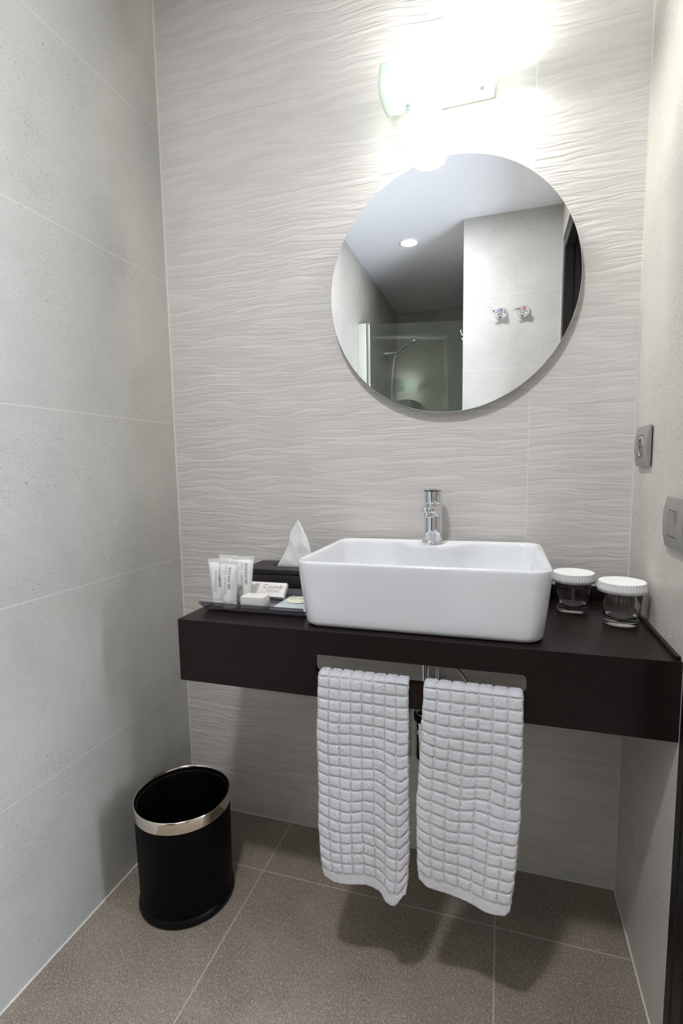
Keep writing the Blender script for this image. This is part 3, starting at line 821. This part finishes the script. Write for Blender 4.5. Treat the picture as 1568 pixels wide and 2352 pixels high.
def bot1(u):
    P = [(0, 0.226), (0.12, 0.219), (0.5, 0.222), (0.66, 0.217), (0.80, 0.203), (0.90, 0.203), (1.0, 0.228)]
    for a, b_ in zip(P, P[1:]):
        if a[0] <= u <= b_[0]:
            f = (u - a[0]) / (b_[0] - a[0]); f = f * f * (3 - 2 * f); return lerp(a[1], b_[1], f)
def bot2(u):
    P = [(0, 0.272), (0.08, 0.258), (0.4, 0.243), (0.75, 0.236), (0.97, 0.240), (1.0, 0.250)]
    for a, b_ in zip(P, P[1:]):
        if a[0] <= u <= b_[0]:
            f = (u - a[0]) / (b_[0] - a[0]); return lerp(a[1], b_[1], f)
def f1(u, t): return t ** 1.4 * (0.012 * math.exp(-((u - 0.86) / 0.13) ** 2) - 0.007 * math.exp(-((u - 0.55) / 0.2) ** 2) + 0.004 * math.sin(u * 5)) + 0.002 * math.sin(t * 9 + u * 4)
def f2(u, t): return 0.006 * math.sin(u * 7 + 0.6 + t) * t ** 0.8 + 0.006 * t ** 2 * u + 0.0015 * math.sin(t * 11)
towel(([(0.69, 0.594, 0.7755), (0.529, 0.588, 0.776), (0.339, 0.589, 0.778), (0.26, 0.594, 0.776), (0.20, 0.607, 0.766)], bot1), 8, 19, 1.3, f1, 'white waffle-quilted hand towel hanging left on the counter rail', 0.50)
towel(([(0.69, 0.808, 0.9835), (0.562, 0.802, 0.985), (0.428, 0.794, 0.983), (0.30, 0.796, 0.974), (0.23, 0.806, 0.964)], bot2), 7, 18, 4.1, f2, 'white waffle-quilted hand towel hanging right on the counter rail', 0.52)

# ------------------------------------------------------------------ waste pipe under the basin
wp = empty('waste_trap', (0.785, -0.20, 0.40)); tag(wp, 'chrome bottle trap and waste pipe under the counter, between the towels', 'pipe')
bm = bmesh.new(); lathe(bm, [(0.0105, 0.115), (0.0105, 0.322)], (-0.003, 0, 0), n=32); mk('tailpipe', bm, M_CHROME, wp, True, 40)
bm = bmesh.new(); lathe(bm, [(0.005, 0.112), (0.005, 0.322)], (0.0225, 0.004, 0), n=20); mk('side_pipe', bm, M_CHROME, wp, True, 40)
bm = bmesh.new(); lathe(bm, [(0.022, 0.0), (0.029, 0.004), (0.030, 0.012), (0.030, 0.10), (0.027, 0.112), (0.018, 0.118)], n=40); mk('trap_bottle', bm, M_CHROME, wp, True, 40)
bm = bmesh.new(); lathe(bm, [(0.0303, 0.094), (0.0312, 0.096), (0.0312, 0.108), (0.0285, 0.111)], n=32, cap0=False, cap1=False); mk('locking_nut', bm, M_BLACKP, wp, True, 30)
bm = bmesh.new(); tube(bm, [(0, 0.02, 0.085), (0, 0.1, 0.085), (0, 0.1995, 0.085)], 0.015, 24); mk('outlet_pipe', bm, M_CHROME, wp, True, 40)
bm = bmesh.new(); lathe(bm, [(0.017, 0.176), (0.033, 0.186), (0.036, 0.1995)], (0, 0, 0.085), n=32, axis='Y'); mk('wall_flange', bm, M_CHROME, wp, True, 40)
hs = empty('supply_hose', (0.815, -0.02, 0.56)); tag(hs, 'grey braided water hose looping behind the right towel', 'hose')
bm = bmesh.new(); tube(bm, bez([(-0.012, -0.035, 0.160), (-0.013, -0.03, 0.09), (0.0, -0.025, 0.02), (0.03, -0.022, -0.01), (0.055, -0.018, -0.05), (0.06, -0.006, -0.10)], 8), 0.006, 12); mk('hose', bm, M_SATIN, hs, True)
bm = bmesh.new(); lathe(bm, [(0.012, 0.0), (0.020, 0.012), (0.022, 0.0195)], (0.06, 0, -0.104), n=28, axis='Y'); mk('valve', bm, M_CHROME, hs, True, 40)

# ------------------------------------------------------------------ waste bin
wb = empty('waste_bin', (0.187, -0.308, 0.0)); tag(wb, 'black round waste bin with nickel rim on the floor by the left wall', 'waste bin')
BH = 0.272
bm = bmesh.new(); lathe(bm, [(0.110, 0.0005), (0.116, 0.002), (0.118, 0.008), (0.1165, 0.016), (0.1125, 0.021)], n=96, cap1=False); mk('base', bm, M_BLACKP, wb, True, 50)
bm = bmesh.new(); lathe(bm, [(0.1122, 0.018), (0.1130, 0.03), (0.1155, BH - 0.035), (0.1155, BH - 0.0295)], n=96, cap0=False, cap1=False); mk('outer_shell', bm, M_BLACK, wb, True, 50)
bm = bmesh.new(); lathe(bm, [(0.1150, BH - 0.030), (0.1172, BH - 0.029), (0.1176, BH - 0.004), (0.1168, BH - 0.0008), (0.1152, BH), (0.1136, BH - 0.0012), (0.1132, BH - 0.006)], n=96, cap0=False, cap1=False); mk('rim_band', bm, M_NICKEL, wb, True, 60)
bm = bmesh.new(); lathe(bm, [(0.1131, BH - 0.004), (0.1115, BH - 0.012), (0.1085, BH - 0.0135), (0.1075, BH - 0.016), (0.1060, 0.05), (0.1020, 0.02), (0.001, 0.019)], n=96, cap0=False); mk('inner_bucket', bm, M_BLACKP, wb, True, 40)

# ------------------------------------------------------------------ things the mirror shows behind the camera
def valve(x, z, dot, label):
    o = empty('stop_valve', (x, YV, z)); tag(o, label, 'valve', 'chrome stop valves high on the wall')
    bm = bmesh.new(); lathe(bm, [(0.034, 0.0005), (0.035, 0.003), (0.033, 0.012), (0.024, 0.019), (0.018, 0.021)], n=40, axis='Y'); mk('escutcheon', bm, M_CHROME, o, True, 40)
    bm = bmesh.new(); lathe(bm, [(0.016, 0.021), (0.018, 0.024), (0.017, 0.048), (0.014, 0.053)], (0, 0, 0.004), n=32, axis='Y'); hd = mk('handle', bm, M_CHROME, o, True, 40)
    bm = bmesh.new(); tube(bm, bez([(-0.012, 0.045, 0.006), (-0.03, 0.052, 0.004), (-0.055, 0.060, 0.003)], 6), [0.011] * 4 + [0.008] * 5 + [0.0055] * 4, 14); mk('lever', bm, M_CHROME, hd, True, 60)
    bm = bmesh.new(); lathe(bm, [(0.006, 0.0532), (0.0058, 0.0545)], (0, 0, 0.006), n=20, axis='Y'); mk('indicator_dot', bm, dot, hd)
valve(0.922, 1.920, M_BLUE, 'chrome stop valve with blue dot, seen in the mirror')
valve(1.040, 1.918, M_RED, 'chrome stop valve with red dot, seen in the mirror')

YG = -2.15
ss = empty('shower_screen', (0.0, YG, 0.0)); tag(ss, 'hinged clear glass shower screen with pale metal posts, seen in the mirror', 'shower screen')
boxm('wall_profile', (0.0005, -0.014, 0.03), (0.056, 0.014, 2.030), mat('pale_green_metal', (0.60, 0.64, 0.56), 0.35, metal=0.3), ss, 0.001)
bm = bmesh.new(); lathe(bm, [(0.0125, 0.03), (0.0125, 2.020), (0.009, 2.023)], (0.073, 0, 0), n=28); mk('hinge_post', bm, M_SATIN, ss, True, 40)
bm = bmesh.new(); lathe(bm, [(0.0135, 2.0235), (0.0135, 2.030), (0.010, 2.032)], (0.073, 0, 0), n=28); mk('post_cap', bm, M_CHROME, ss, True, 40)
bm = bmesh.new(); box(bm, (0.014, -0.003, 0.035), (0.640, 0.003, 2.022))
bmesh.ops.transform(bm, matrix=Matrix.Translation((0.073, 0, 0)) @ Matrix.Rotation(math.radians(-11.4), 4, 'Z'), verts=bm.verts[:])
mk('glass_panel', bm, M_SCREEN, ss)
st = struct(boxm('trim_6', (0.0, YF, 0.0), (XA, YG + 0.03, 0.030), M_WHITEPL))

hsw = empty('hand_shower', (0.0, -2.97, 2.00)); tag(hsw, 'chrome hand shower in a wall holder with hose, seen in the mirror', 'shower head')
bm = bmesh.new(); lathe(bm, [(0.028, 0.0005), (0.027, 0.01), (0.020, 0.06), (0.021, 0.095), (0.016, 0.10)], n=32, axis='X'); mk('wall_holder', bm, M_SATIN, hsw, True, 40)
bm = bmesh.new(); tube(bm, bez([(0.086, 0.0, -0.030), (0.100, 0.0, 0.0), (0.16, 0.005, 0.045), (0.215, 0.008, 0.075)], 8), [0.009] * 8 + [0.011] * 8 + [0.0115] * 9, 18); mk('handle', bm, M_SATIN, hsw, True, 60)
bm = bmesh.new(); lathe(bm, [(0.020, 0.030), (0.040, 0.022), (0.048, 0.008), (0.046, 0.0), (0.001, -0.001)], n=40)
bmesh.ops.transform(bm, matrix=Matrix.Translation((0.245, 0.01, 0.070)) @ Matrix.Rotation(-0.25, 4, 'Y'), verts=bm.verts[:]); mk('shower_head', bm, M_SATIN, hsw, True, 50)
bm = bmesh.new(); tube(bm, bez([(0.086, 0.0, -0.028), (0.070, 0.0, -0.10), (0.055, 0.0, -0.30), (0.065, 0.0, -0.60), (0.060, 0.0, -0.85), (0.02, 0.0, -0.95), (0.002, 0.0, -0.90)], 10), 0.0065, 12); mk('hose', bm, M_SATIN, hsw, True, 60)

hk = empty('coat_hook', (XA, -1.99, 1.86)); tag(hk, 'small white double hook at the wall corner, seen in the mirror', 'hook')
bm = bmesh.new(); box(bm, (-0.004, -0.008, -0.03), (-0.0005, 0.008, 0.03), 0.001); mk('hook_plate', bm, M_WHITEPL, hk)
for pp in ([(-0.003, 0, 0.0), (-0.018, 0, 0.004), (-0.024, 0, 0.020), (-0.026, 0, 0.034)], [(-0.003, 0, -0.022), (-0.014, 0, -0.026), (-0.018, 0, -0.014)]):
    bm = bmesh.new(); tube(bm, bez(pp, 8), 0.0028, 10); mk('prong', bm, M_WHITEPL, hk, True)
